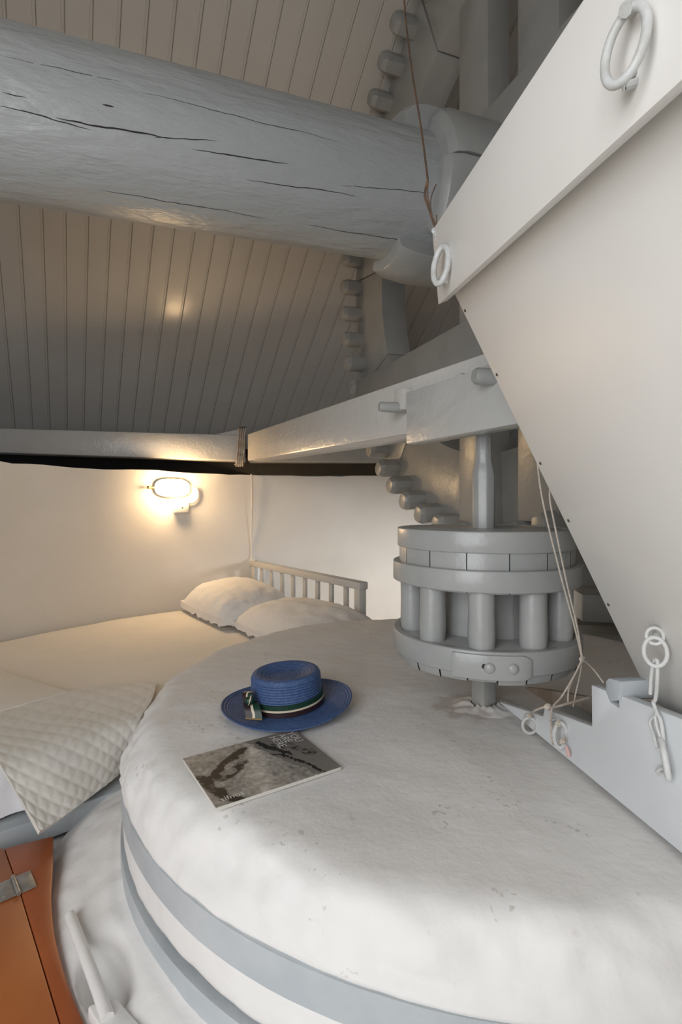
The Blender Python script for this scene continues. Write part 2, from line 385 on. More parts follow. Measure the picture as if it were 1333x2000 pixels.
for s in (-1, 1):
    b = MB(); b.box(hc+hs*s*.0195+V(0,0,.001), hs*.031, hd*.068, V(0,0,.002)); lf = b.build('hinge_leaf', M['steel'], hg, bevel=.0006)
    for q in (-1, 1):
        b = MB(); b.ball(hc+hs*s*.027+hd*q*.022+V(0,0,.002), .0032, 8, 4, sq=.4); b.build('screw', M['steel'], hg)

# ================================================================== BED
be = V(.757, .653, 0).normalized(); bn = V(-be.y, be.x, 0); B0 = V(-.80, 1.43, 0)
def bpt(s, v, z): p = B0+be*s+bn*v; return Vector((p.x, p.y, z))
def foot(s, v0, v1, rs, rwl):
    p = SC-B0; sc, vc = p.dot(be), p.dot(bn)
    a = v0
    if abs(s-sc) < rs: a = max(a, vc+math.sqrt(rs*rs-(s-sc)**2))
    c = v1
    if abs(s-sc) < rwl: c = min(c, vc+math.sqrt(rwl*rwl-(s-sc)**2))
    else: c = a+.02
    return a, max(c, a+.02)
def slab(m_, s0, s1, v0, v1, rs, rwl, z0, z1, rnd, ns=70, nv=14, bump=0):
    """footprint slab with rounded upper edge"""
    rows_t = []
    for i in range(ns+1):
        s = s0+(s1-s0)*i/ns; a, c = foot(s, v0, v1, rs, rwl); row = []
        ends = min(i, ns-i)*(s1-s0)/ns
        for j in range(nv+1):
            v = a+(c-a)*j/nv
            de = min(v-a, c-v, ends); k = max(0, 1-de/rnd) if rnd else 0
            z = z1-rnd*(1-math.sqrt(max(0, 1-k*k)))
            p = bpt(s, v, z)
            if bump: p.z += bump*(nz(p, 3)+.5*nz(p, 9))*(1-k)
            row.append(p)
        row = [bpt(s, a, z0)]+row+[bpt(s, c, z0)]
        rows_t.append(row)
    m_.grid(rows_t); n = nv+3
    m_.f.append(tuple(range(n))); m_.f.append(tuple(len(m_.v)-n+i for i in range(n-1, -1, -1)))
BZ = -.735
bed = thing('bed_platform', bpt(.4, .5, FLZ), 'grey painted wooden bed platform under the mattress', 'platform')
b = MB(); slab(b, -1.3, 1.95, .13, 2.2, 1.17, 2.50, FLZ+.002, -.875, 0); b.build('deck', M['grey'], bed, smooth=30)
b = MB(); b.hexa([bpt(-1.3,0,-.93), bpt(.215,0,-.93), bpt(.215,.125,-.93), bpt(-1.3,.125,-.93), bpt(-1.3,0,-.862), bpt(.215,0,-.862), bpt(.215,.125,-.862), bpt(-1.3,.125,-.862)]); b.build('rail', M['hoop'], bed, bevel=.006)
b = MB(); slab(b, -.55, 1.575, .105, 2.0, 1.02, 2.49, -.872, BZ, .035, ns=90, nv=30, bump=.004)
tag(b.build('mattress', M['sheet'], origin=bpt(.6,.7,-.872), smooth=60), 'wide mattress in a cream sheet along the round wall', 'mattress')
# headboard
h1, h2 = Pz(494,1097,-.44)+V(0,0,.01), Pz(706,1140,-.44)+V(0,0,.01)
hdv = h2-h1; hl = hdv.length; hx = hdv.normalized(); hy = V(0,0,1).cross(hx)
hb = thing('headboard', (h1+h2)/2*1+V(0,0,-.3), 'pale grey slatted headboard behind the two pillows', 'headboard')
b = MB(); b.box((h1+h2)/2+V(0,0,-.02), hx*(hl+.05), hy*.06, V(0,0,.042)); b.build('top_rail', M['beam'], hb, bevel=.006)
b = MB(); b.box((h1+h2)/2+V(0,0,-.255), hx*hl, hy*.03, V(0,0,.05)); b.build('bottom_rail', M['beam'], hb, bevel=.004)
for p in (h1+hx*.05, h2-hx*.01):
    b = MB(); b.box(V(p.x,p.y,-.6635), hx*.05, hy*.05, V(0,0,.42)); b.build('post', M['beam'], hb, bevel=.005)
sm = MB(); sm.box((0,0,0), V(.034,0,0), V(0,.018,0), V(0,0,.24)); sm = sm.mesh('slat', M['beam'], bevel=.003)
for k in range(8):
    p = h1+hx*(.16+(hl-.30)*k/7.0); inst('slat', sm, hb, frame(V(p.x,p.y,-.15-.45), hx, hy, V(0,0,1)) @ Matrix.Translation((0,0,.025)))
# pillows
def pillow(name, c, ax, L_, Wd, H, seed, label, tilt=0, flange=.03):
    ax = Vector(ax).normalized(); ay = V(0,0,1).cross(ax); m_ = MB(); n = 44
    def pt(u, v, s):
        pin = 1-.10*(u*u)*(v*v) - .045*(1-u*u)*abs(v)**3 - .05*(1-v*v)*abs(u)**3
        x, y = u*L_/2*pin*(1+.0*v), v*Wd/2*pin
        fx, fy = max(0, 1-abs(u)**2.6), max(0, 1-abs(v)**2.6)
        h = (fx*fy)**.46
        q = V(u*2+seed, v*2, s)
        z = H*h*(s*.72+.0)+ (H*.30)
        if s < 0: z = max(.002, H*.30-H*.30*h)
        else: z = H*.30*(.35+.65*h)+H*.70*h
        wr = .016*noise.noise(V(u*6+seed, v*4, 0))*(1-h*.6)+.012*noise.noise(V(u*13+seed, v*10, 2))*(1.1-h)+ .010*noise.noise(V(u*2.2+seed, v*2.5, 5))*h
        if s > 0: z += wr
        z += tilt*(y/Wd+.5)
        return c+ax*x+ay*y+V(0,0,z)
    for s in (1, -1): m_.grid([[pt(-1+2*i/n, -1+2*j/n, s) for j in range(n+1)] for i in range(n+1)])
    # closing rim
    e = []
    for i in range(n+1): e.append((-1+2*i/n, -1))
    for i in range(1, n+1): e.append((1, -1+2*i/n))
    for i in range(1, n+1): e.append((1-2*i/n, 1))
    for i in range(1, n): e.append((-1, 1-2*i/n))
    m_.grid([[pt(u, v, 1) for u, v in e], [pt(u*1.0, v*1.0, -1) for u, v in e]], True)
    o = m_.build(name, M['pillow'], origin=c, smooth=70); tag(o, label, 'pillow', 'pillows at the headboard'); return o
pillow('pillow', V(-.705,3.40,BZ+.003), hx, .80, .54, .215, 3, 'plump white pillow by the wall, warmly lit by the lamp', tilt=.03)
pillow('pillow', V(-.19,2.80,BZ+.003), hx, .98, .54, .175, 9, 'white pillow lying nearest the millstone, partly behind its rim', tilt=.03)
# quilted throw over the near edge
ctrl = [[Pz(-90,1408,BZ+.012), Pz(45,1376,BZ+.012), Pz(180,1348,BZ+.012), Pz(306,1338,BZ+.012)],
        [Pz(-60,1445,BZ+.014), Pz(65,1420,BZ+.014), Pz(188,1388,BZ+.014), Pz(296,1372,BZ+.014)],
        [Pz(-8,1490,BZ+.008), Pz(92,1462,BZ+.008), Pz(192,1428,BZ+.008), Pz(272,1412,BZ+.004)],
        [Pz(34,1556,-.785), Pz(112,1530,-.785), Pz(196,1488,-.785), Pz(250,1458,-.785)],
        [Pz(75,1630,-.838), Pz(130,1592,-.842), Pz(190,1545,-.842), Pz(240,1499,-.84)]]
NU, NV_ = 90, 80
cols = [crom(r, NU) for r in ctrl]
cols = [[c for c in col] for col in zip(*cols)]
net = [crom(list(c), NV_) for c in cols]             # net[u][v]
def quilt_rows(th_):
    rows = []
    for i in range(NU+1):
        row = []
        for j in range(NV_+1):
            a = net[min(i+1,NU)][j]-net[max(i-1,0)][j]; c = net[i][min(j+1,NV_)]-net[i][max(j-1,0)]
            n = a.cross(c).normalized()
            if n.z < 0: n = -n
            u, v = i/NU*.62, j/NV_*.62
            q1, q2 = abs(math.sin((u+v)*PI/.075)), abs(math.sin((u-v)*PI/.075))
            puff = .0036*(min(q1, q2)**.6) if th_ else 0
            wv_ = .010*nz(V(u,v,0), 5, 4)*(j/NV_)
            row.append(net[i][j]+n*(puff+wv_+(.008 if th_ else -.001)))
        rows.append(row)
    return rows
top_, bot_ = quilt_rows(True), quilt_rows(False)
b = MB(); b.grid(top_); b.grid(bot_)
rim = lambda R: [R[i][0] for i in range(NU+1)]+[R[NU][j] for j in range(1,NV_+1)]+[R[i][NV_] for i in range(NU-1,-1,-1)]+[R[0][j] for j in range(NV_-1,0,-1)]
b.grid([rim(top_), rim(bot_)], True)
tag(b.build('quilted_throw', M['quilt'], origin=Pz(190,1545,-.86), smooth=60), 'cream diamond-quilted throw hanging over the near edge of the bed', 'throw')
# white under-sheet hanging at the left, below the throw
b = MB(); rows = []
for i in range(41):
    s = -.75+.74*i/40; row = []
    for j, (v, z) in enumerate([(.22,BZ+.006),(.13,BZ+.006),(.098,BZ-.012),(.085,BZ-.05),(.07,BZ-.10),(.045,-.853)]):
        p = bpt(s, v, z); p += bn*-.012*math.sin(s*34+j*.3)*min(1,j/4)*(j > 1); row.append(p)
    rows.append(row)
b.grid(rows); rows2 = [[p-bn*-.004+V(0,0,-.002) for p in r] for r in rows]; b.grid(rows2)
tag(b.build('under_sheet', M['white'], origin=bpt(-.4,.05,-.86), smooth=60), 'bright white sheet hanging below the throw at the left edge', 'sheet')
# folded blanket
b = MB(); fb = [Pz(-90,1300,-.708), Pz(0,1309,-.708), Pz(134,1349,-.708), Pz(0,1388,-.708), Pz(-120,1424,-.708)]
for k in range(2):
    b.prism([p+V(.006*k,-.004*k,-.012*k) for p in fb], (0,0,-.0095))
tag(b.build('folded_blanket', M['sheet'], bevel=.004, origin=Pz(0,1350,-.735)), 'cream folded blanket lying flat on the bed at the left edge', 'blanket')

# ================================================================== WALL LAMP
lw = on_wall(335); ln = (SC-lw); ln.z = 0; ln.normalize(); lx = V(0,0,1).cross(ln); lz = V(0,0,1)
if lx.x < 0: lx = -lx
lc = Vector((lw.x, lw.y, (HOR-953)/F*lw.y))
def oval(a, h, n=40): return [(math.copysign(abs(math.cos(2*PI*k/n))**.75, math.cos(2*PI*k/n))*a, math.copysign(abs(math.sin(2*PI*k/n))**.75, math.sin(2*PI*k/n))*h) for k in range(n)]
lamp = thing('wall_lamp', lc, 'lit oval bulkhead lamp glowing on the white wall above the bed', 'lamp')
b = MB()
for k, (sc, off) in enumerate(((1.12,-.02),(1.12,.028),(1.0,.034))): b.v += [lc+lx*x*sc+lz*z*sc+ln*off for x, z in oval(.112,.058)]
n_ = 40
for k in range(2): b.f += [(k*n_+i, k*n_+(i+1)%n_, (k+1)*n_+(i+1)%n_, (k+1)*n_+i) for i in range(n_)]
b.f.append(tuple(range(2*n_, 3*n_))); b.build('base', M['plastic'], lamp, bevel=0)
b = MB(); rows = []
for sc, off in ((.93,.036),(.95,.070),(.88,.10),(.68,.118),(.36,.126),(.02,.128)): rows.append([lc+lx*x*sc+lz*z*sc+ln*off for x, z in oval(.108,.054)])
b.grid(rows, True); b.build('glass', M['lampglass'], lamp, smooth=80)
for k in (-1, 0, 1):
    b = MB(); b.tube(crom([lc+lx*(.04*k)+lz*-.064+ln*.03, lc+lx*.045*k+lz*-.052+ln*.108, lc+lx*.045*k+ln*.134, lc+lx*.045*k+lz*.052+ln*.108, lc+lx*.04*k+lz*.064+ln*.03], 16), .0028, 6); b.build('guard_wire', M['brass'], lamp)
b = MB(); b.tube([lc-lx*.115+ln*.03, lc-lx*.165+ln*.035], .008, 10); b.ball(lc-lx*.17+ln*.035, .012, 12, 8); b.build('screw_knob', M['brass'], lamp)
sb = thing('junction_box', lc+lx*.055-lz*.16, 'small white junction box with cable below the wall lamp', 'junction box')
b = MB(); b.box(lc+lx*.062-lz*.133+ln*.012, lx*.098, ln*.07, lz*.085); b.build('box', M['plastic'], sb, bevel=.006)
b = MB(); b.ball(lc+lx*.062-lz*.14+ln*.047, .006, 8, 6, z=ln, sq=.5); b.build('screw', M['nail'], sb)
b = MB(); b.tube(crom([lc+lx*.10-lz*.105+ln*.02, lc+lx*.155-lz*.10+ln*.02, lc+lx*.185-lz*.06+ln*.02, lc+lx*.18-lz*.01+ln*.02, lc+lx*.15+ln*.02], 24), .009, 8); b.build('cable', M['plastic'], sb)

# ================================================================== WINDSHAFT
SA, SB = V(-1.06132,1.60832,1.21887), V(.12920,2.08031,1.26897); AL = (SB-SA).length
AU = AX.cross(V(0,0,1)).normalized(); AU = AU if AU.y < 0 else -AU      # towards the viewer
AV = AU.cross(AX); AV = AV if AV.z > 0 else -AV                          # up
def axp(s, ang, r): return SA+(SB-SA)*s+(AU*math.cos(ang)+AV*math.sin(ang))*r     # ang 0 = viewer side, 90 = up
def shaft_r(s, ang):
    q = V(s*1.3, math.cos(ang), math.sin(ang)); return .2405+.004*nz(q, 2.0)+.0022*nz(V(s*2, math.cos(ang)*3, math.sin(ang)*3), 2.2)+.0015*nz(V(s*7, math.cos(ang)*3, math.sin(ang)*3), 4)
shaft = thing('windshaft', axp(.5,0,0), 'massive grey painted round wooden shaft spanning the top left', 'shaft')
b = MB(); b.grid([[axp(-.55+2.0*i/110, 2*PI*k/72, shaft_r(-.55+2.0*i/110, 2*PI*k/72)) for k in range(72)] for i in range(111)], True)
b.f.append(tuple(range(71,-1,-1))); b.f.append(tuple(110*72+k for k in range(72))); b.build('log', M['log'], shaft, smooth=60)
def crack(s0, a0, s1, a1, w, seed):
    m_ = MB(); n = max(12, int(abs(s1-s0)*80)); A_, B_ = [], []
    for i in range(n+1):
        t_ = i/n; s = s0+(s1-s0)*t_
        an = a0+(a1-a0)*t_+.022*noise.noise(V(t_*9*(s1-s0)+seed, seed, 0))+.012*noise.noise(V(t_*40*(s1-s0)+seed, seed, 3))
        ww = w*math.sin(PI*t_)**.6*(.55+.7*abs(noise.noise(V(t_*25+seed, 1, seed))))/.24+.0004
        r0, r1 = shaft_r(s, an-ww)+.0006, shaft_r(s, an+ww)+.0006
        A_.append(axp(s, an-ww, r0)); B_.append(axp(s, an+ww, r1))
    m_.grid([A_, B_]); return m_.build('crack', M['crack'], shaft, smooth=0)
D = math.radians
def shaft_sa(x, y):            # (s, angle) of the visible shaft surface under a pixel
    best = None
    for i in range(0, 131):
        s = -.3+1.6*i/130
        for k in range(-70, 100, 2):
            p = axp(s, D(k), .24); px, py = CX+F*p.x/p.y, HOR-F*p.z/p.y
            e = (px-x)**2+(py-y)**2
            if best is None or e < best[0]: best = (e, s, D(k))
    return best[1], best[2]
for i, (x0, y0, x1, y1, w) in enumerate([(0,209,175,250,.0022),(110,228,330,270,.0034),(300,265,420,280,.0018),(370,290,560,322,.0024),(480,352,700,382,.0018),(180,402,520,452,.0014),(590,452,850,478,.0018),(280,178,660,275,.0012),(660,365,850,378,.0012),(0,110,240,160,.0010),(0,180,60,192,.0014),(640,240,850,290,.0010),(200,203,222,206,.003)]):
    sa, sb_ = shaft_sa(x0, y0), shaft_sa(x1, y1); crack(sa[0], sa[1], sb_[0], sb_[1], w, i*3.7)
# packing staves that wedge the wheel onto the shaft
col = thing('shaft_collar', axp(1.25,0,0), 'grey wooden packing staves wedged round the end of the shaft', 'collar')
def stave(a0, a1, s0, s1, r0, r1, ch=.05):
    m_ = MB(); n = 10; rows = []
    for (s, r) in ((s0, r0), (s0-.0, r0+(r1-r0)*.55), (s0+ch*.35, r1-.012), (s0+ch, r1), (s1, r1), (s1, r0), (s0, r0)):
        rows.append([axp(s, a0+(a1-a0)*k/n, r+.004*nz(V(k*.3, s*3, a0), 1)) for k in range(n+1)])
    m_.grid(rows); k0 = [i*(n+1) for i in range(6)]; m_.f.append(tuple(k0)); m_.f.append(tuple(i+n for i in reversed(k0)))
    return m_.build('stave', M['grey'], col, bevel=.003, smooth=22)
stave(D(2), D(50), 1.135, 1.42, .236, .325)
stave(D(-52), D(.6), 1.12, 1.42, .236, .318)
stave(D(53), D(112), 1.06, 1.42, .24, .318)
stave(D(115), D(178), 1.1, 1.42, .236, .32)
stave(D(-122), D(-66), 1.045, 1.42, .242, .325, .11)
stave(D(-178), D(-125), 1.32, 1.42, .236, .32)

# ================================================================== COG WHEEL
WC = SA+(SB-SA)*1.4; WU = -AU                     # WU points far-left, AV up
def wp(th, r, ax=0): return WC+(WU*math.cos(th)+AV*math.sin(th))*r+AX*ax
wh = thing('cog_wheel', WC, 'great grey wooden face wheel with cogs behind the shaft end', 'cog wheel')
NF = 12
fm = MB(); rows = []
g = .004
for i in range(9):
    th = g/1.2+(2*PI/NF-2*g/1.2)*i/8
    rows.append([V(1.06*math.cos(th),1.06*math.sin(th),.05), V(1.485*math.cos(th),1.485*math.sin(th),.05), V(1.485*math.cos(th),1.485*math.sin(th),.22), V(1.06*math.cos(th),1.06*math.sin(th),.22)])
fm.grid([[r[k] for r in rows] for k in (0,1,2,3,0)])
fm.f.append((0,9,18,27)); fm.f.append((8,35,26,17)); fm = fm.mesh('felloe', M['greyd'], bevel=.004)
WM = frame(WC, WU, AV, AX)
for k in range(NF): inst('felloe', fm, wh, WM @ Matrix.Rotation(2*PI*(k+.37)/NF, 4, 'Z'))
# cog: hexagonal block tapering towards the tip, pointing along -axis
NC = 50
cm = MB()
hexs = lambda w, h, z, dx=0: [V(1.425+dx+h*a, w*c, z) for a, c in ((-1,-.62),(-.35,-1),(.55,-1),(1,-.35),(1,.35),(.55,1),(-.35,1),(-1,.62))]
h0, h1_, h2_ = hexs(.047,.050,.06), hexs(.047,.050,-.05), hexs(.036,.039,-.078)
cm.grid([h0, h1_, h2_], True); cm.f.append(tuple(range(7,-1,-1))); cm.f.append(tuple(range(16,24)))
cm = cm.mesh('cog', M['greyd'], bevel=.002, smooth=20)
for k in range(NC): inst('cog', cm, wh, WM @ Matrix.Rotation(2*PI*(k+.25)/NC, 4, 'Z'))
def wbox(o0, o1, z0, z1, a0, a1, name, m_=None):
    b_ = MB(); b_.hexa([WC+WU*o+AX*a+V(0,0,1)*z for z in (z0, z1) for o, a in ((o0,a0),(o1,a0),(o1,a1),(o0,a1))])
    return b_.build(name, m_ or M['greyd'], wh, bevel=.006)
wbox(-.045, .17, -1.44, 1.44, .02, .14, 'vertical_arm')
wbox(-.43, -.21, -1.36, 1.36, .04, .15, 'vertical_arm')
wbox(-1.3, 1.3, -.70, -.46, -.03, .11, 'horizontal_arm')
wbox(-1.38, .20, .14, .345, -.06, .05, 'horizontal_arm')

# ================================================================== TIE BEAM OVER THE LANTERN
far, sp = P(484, 900, 3.6), Vector((LC.x, LC.y, .205))
bd = V(sp.x-far.x, sp.y-far.y, 0).normalized(); bf = V(-.905, -.426, 0); bf = (bf-bd*bf.dot(bd)).normalized()   # bf faces the viewer's left
Lb = V(sp.x-far.x, sp.y-far.y, 0).length
tb = thing('tie_beam', far, 'long pale beam running from the wall to the top of the pinion spindle', 'beam')
fa = V(far.x, far.y, far.z)+bf*.0; nb = sp+bd*.30
b = MB()
A_ = [fa, fa+V(0,0,.188), nb+bf*.07+V(0,0,-.005), nb+bf*.07+V(0,0,.165)]
bb = bf*-.16
b.hexa([A_[0], A_[2], A_[2]+bb, A_[0]+bb, A_[1], A_[3], A_[3]+bb, A_[1]+bb]); b.build('beam', M['beam'], tb, bevel=.008)
def fx(x, y, off):       # point on the beam's face plane (offset towards the viewer)
    return ray_plane(x, y, sp+bf*(.07+off), bf)
b = MB(); b.prism([fx(793,868,.03), fx(1100,812,.03), fx(1100,640,.03), fx(1000,690,.03), fx(945,713,.03), fx(905,730,.03), fx(897,727,.03), fx(885,737,.03), fx(793,766,.03)], bf*-.06); b.build('cheek_block', mat('grey paint on the cheek block', (.47,.475,.46), .28, (.51,.51,.49), 5, 4, bumps=[(60,.35,.004),(12,.25,.01)]), tb, bevel=.006)
b = MB(); b.prism([fx(770,762,.02), fx(790,757,.02), fx(790,800,.02), fx(770,800,.02)], bf*-.04); b.build('cleat', M['beam'], tb, bevel=.004)
for (x, y, r, off) in ((790,796,.0165,.05),(990,737,.020,.05)):
    p = fx(x, y, .0); b = MB(); b.tube([p-bf*.02, p+bf*.07+bd*-.02, p+bf*.078+bd*-.022], [r, r, r*.8], 14); b.build('peg', M['grey'], tb)
ro = thing('rope_lashing', P(470,905,3.68), 'old rope lashing wound round the ring beam end beside the tie beam', 'rope')
for k in range(4):
    b = MB(); x = 466+4*k; b.tube(crom([P(x+2,838,3.66), P(x,855,3.655), P(x-1,880,3.65), P(x-4,903,3.66), P(x-3,905,3.8), P(x+2,840,3.8), P(x+2,838,3.66)], 30), .007, 6); b.build('turn', M['raw'], ro)
for k in range(5):
    b = MB(); b.tube(crom([P(468+2*k,890,3.64), P(464+2*k,900,3.62), P(458+3*k,908+k%2*3,3.6)], 8), .0028, 5); b.build('strand', M['twine'], ro)

# ================================================================== LANTERN PINION
lan = thing('lantern_pinion', (LC.x, LC.y, -.43), 'grey wooden lantern pinion with round staves standing over the millstone', 'pinion')
def ringband(r0, r1, z0, z1, name, m_=None, bevel=.003, n=72, c=LC, par=None):
    b_ = MB(); b_.lathe([(r0,z0),(r1,z0),(r1,z1),(r0,z1),(r0,z0)], c, n, cap=False); return b_.build(name, m_ or M['grey'], par or lan, bevel=bevel, smooth=50)
b = MB(); b.lathe([(.002,-.160),(.215,-.160),(.215,-.068),(.21,-.064),(.002,-.064)], LC, 64); b.build('top_disc', M['grey'], lan, smooth=40)
ringband(.20, .231, -.112, -.062, 'hoop')
blk = MB(); NB = 15; g = .006
blk.grid([[V(r*math.cos(a), r*math.sin(a), z) for r, z in ((.18,-.205),(.226,-.205),(.226,-.105),(.18,-.105),(.18,-.205))] for a in [g+(2*PI/NB-2*g)*i/5 for i in range(6)]])
blk = blk.mesh('rim_block', M['grey'], bevel=.0025)
for k in range(NB): inst('rim_block', blk, lan, Matrix.Translation((LC.x,LC.y,0)) @ Matrix.Rotation(2*PI*(k+.2)/NB, 4, 'Z'))
ringband(.224, .243, -.200, -.150, 'hoop')
b = MB(); b.lathe([(.002,-.40),(.125,-.40),(.13,-.34),(.122,-.26),(.13,-.16),(.002,-.16)], LC, 10); b.build('core', M['grey'], lan, bevel=.004)
rg = MB(); rg.lathe([(.0305,-.345),(.0325,-.30),(.031,-.25),(.0315,-.19)], (.196,0,0), 14); rg = rg.mesh('stave', M['grey'])
for k in range(10):
    inst('stave', rg, lan, Matrix.Translation((LC.x,LC.y,0)) @ Matrix.Rotation(math.radians(-107+36*k), 4, 'Z') @ Matrix.Rotation(.012*((k*7)%3-1), 4, 'Y'))
b = MB(); b.lathe([(.002,-.395),(.222,-.395),(.222,-.332),(.002,-.332)], LC, 64); b.build('bottom_disc', M['grey'], lan, bevel=.003)
ringband(.222, .243, -.385, -.330, 'hoop')
NS_ = 22; blk = MB(); g = .008
blk.grid([[V(r*math.cos(a), r*math.sin(a), z) for r, z in ((.15,-.405),(.228,-.405),(.236,-.38),(.15,-.38),(.15,-.405))] for a in [g+(2*PI/NS_-2*g)*i/3 for i in range(4)]])
blk = blk.mesh('foot_block', M['grey'], bevel=.002)
for k in range(NS_): inst('foot_block', blk, lan, Matrix.Translation((LC.x,LC.y,.004*((k*5)%4-2)*.5)) @ Matrix.Rotation(2*PI*k/NS_, 4, 'Z'))
view = math.atan2(-LC.y, -LC.x)
b = MB(); rows = [[], [], [], [], []]
for k in range(17):
    th = view-.29+.72*k/16
    ee = .010*max(0, (k-14)/2)**2
    for j, (r, z) in enumerate(((.243,-.392+ee),(.2495,-.392+ee),(.2495,-.336-ee),(.243,-.336-ee),(.243,-.392+ee))): rows[j].append(LC+V(r*math.cos(th), r*math.sin(th), z))
b.grid(rows); b.f.append((0,17,34,51)); b.f.append((16,67,50,33)); lap = b.build('hoop_lap', M['grey'], lan, bevel=.0025)
for a in (.05, .255):
    th = view+a; d_ = V(math.cos(th), math.sin(th), 0); b = MB(); b.ball(LC+d_*.2495+V(0,0,-.364), .0125, 14, 8, z=d_, sq=.55); b.build('rivet', M['grey'], lap)
th = view+.005; b = MB(); b.ball(LC+V(.2493*math.cos(th), .2493*math.sin(th), -.361), .006, 10, 6, z=V(math.cos(th), math.sin(th), 0), sq=.2); b.build('rivet_hole', M['crack'], lap)
# spindle
so = MB(); so.lathe([(.022,.21),(.022,.118),(.026,.10),(.031,.08),(.030,-.06),(.030,-.07)], LC, 8); so.build('spindle', M['grey'], lan, bevel=.002, smooth=30)
b = MB(); sx, sy = V(math.cos(.5),math.sin(.5),0), V(-math.sin(.5),math.cos(.5),0); b.box(LC+V(0,0,-.472), sx*.046, sy*.046, V(0,0,.15)); b.build('spindle_foot', M['greyd'], lan, bevel=.003)
# lumps of broken plaster at the spindle foot
b = MB(); rows = []
for i in range(12):
    r = .03+.085*i/11; rows.append([LC+V(r*math.cos(2*PI*k/60)*1.15, r*math.sin(2*PI*k/60), TOPZ-.010+.021*max(0,1-i/10.5)**.8*(1+.5*noise.noise(V(math.cos(2*PI*k/60)*3, math.sin(2*PI*k/60)*3, i*.3)))) for k in range(60)])
b.grid(rows, True); b.build('plaster_collar', M['stone'], mill, smooth=60)

# ================================================================== HOPPER
hu = V(-.079, 1, .142); TL = P(897, 592, 1.0); TP = P(1270, 1362, .93); hv = TP-TL
hn = hu.cross(hv).normalized(); hn = hn if hn.x < 0 else -hn
hop = thing('grain_hopper', TP, 'big white wooden grain hopper filling the right side', 'hopper')
b = MB(); up = V(-.012, 0, .145)
b.prism([TL-hv*.12, TP, TP-hu*.85, TL-hv*.12-hu*.95], hn*-.022); b.build('side_board', M['hop'], hop, bevel=.0015)
r0 = P(880, 585, 1.0)
b = MB(); b.hexa([r0+hn*.004, r0-hu*.80+hn*.004, r0-hu*.80+hn*.026, r0+hn*.026, r0+up+hn*.004, r0-hu*.80+up+hn*.004, r0-hu*.80+up+hn*.026, r0+up+hn*.026]); b.build('rim_rail', M['hop'], hop, bevel=.002)
# far end board and its rail
hr = V(.93, .06, 0).normalized()
b = MB(); b.prism([TL+up*.9+V(.03,0,0), TL+up*.9+hr*.62, TP+hr*.10, TP+V(.03,0,0)], V(0,.02,0)); b.build('end_board', M['hop'], hop, bevel=.0015)
b = MB(); e0 = P(849, 520, 1.02)
b.prism([P(846,462,1.012), P(866,440,1.012), P(884,500,1.012), P(880,545,1.012), P(853,528,1.012)], V(.05,.03,0)); b.build('end_rail_tip', M['hop'], hop, bevel=.002)
def hplane(x, y, off=0): return ray_plane(x, y, TL+hn*off, hn)
def rplane(x, y, off=0):
    n = hu.cross(up).normalized(); n = n if n.x < 0 else -n; return ray_plane(x, y, r0+hn*.026+n*off, n)
for (x, y) in ((909,607),(971,732),(1056,905),(1111,1017),(1189,1181)):
    b = MB(); b.ball(hplane(x, y, .0005), .0032, 8, 5, z=hn, sq=.5); b.build('nail', M['nail'], hop)
def staple(p, nrm, r=.011):
    m_ = MB(); a = nrm; s = V(0,0,1).cross(nrm).normalized()
    m_.tube([p+a*-.003+V(0,0,r*.6), p+a*.010+V(0,0,r*.5), p+a*.014, p+a*.010-V(0,0,r*.5), p+a*-.003-V(0,0,r*.6)], .0035, 8); return m_
# ring at the far corner of the rim and the big one near the viewer
p = rplane(871, 545, .0); b = staple(p, hn, .010); st_ = b.build('ring_eye', M['iron'], hop)
pc = rplane(862, 518, .014); b = MB(); b.tube(ring_pts(pc, V(.55,-.75,-.1).normalized(), V(.12,0,1).normalized(), .017, .033, 30), .0055, 10, closed=True); b.build('iron_ring', M['iron'], hop)
p = rplane(1243, 150, .0); b = staple(p, hn, .008); b.build('ring_eye', M['iron'], hop)
q0 = rplane(1222, 90, .016); b = MB(); b.tube(ring_pts(q0, V(.42,-.85,0).normalized(), V(.1,0,1).normalized(), .017, .0275, 36), .0036, 12, closed=True); b.build('iron_ring', M['iron'], hop)
b = MB(); b.tube([rplane(1230,12,-.003), rplane(1226,14,.012), rplane(1222,20,.016)], .005, 8); b.ball(rplane(1240,8,.001), .010, 12, 8, z=hn, sq=.4); b.build('ring_pin', M['iron'], hop)

# hanging wire at the hopper corner
wi = thing('hanging_wire', P(860,458,.985), 'thin rusty wire hanging from the roof to the hopper corner', 'wire')
w0, w1 = P(786,-60,1.30), P(836,350,1.0)
b = MB(); b.tube(crom([w0+(w0-P(793,60,1.24))*4.3, w0, P(800,100,1.21), P(823,250,1.09), w1], 40), .0021, 6); b.build('wire', M['rust'], wi)
for k, pts in enumerate([[(836,350),(829,380),(838,410),(848,440)],[(836,352),(832,382),(842,415),(850,442)],[(837,350),(836,385),(844,420),(850,445)],[(852,360),(842,388),(843,415),(852,440)],[(853,420),(853,432),(851,444)]]):
    b = MB(); b.tube(crom([P(x, y, .995-.002*k) for x, y in pts], 14), .0013, 5); b.build('strand', M['rust'], wi)
b = MB(); b.tube(ring_pts(P(855,452,.985), V(1,.2,0), V(0,.3,1).normalized(), .009, .006, 18), .0032, 7, closed=True); b.tube(ring_pts(P(858,455,.982), V(1,.2,.2).normalized(), V(0,.4,1).normalized(), .008, .008, 18), .003, 7, closed=True); b.build('knot', M['iron'], wi)
for x in (-4, 5):
    b = MB(); b.tube([P(853+x*.4,458,.98), P(857+x,500,.975)], .0008, 5); b.build('thread', M['twine'], wi)

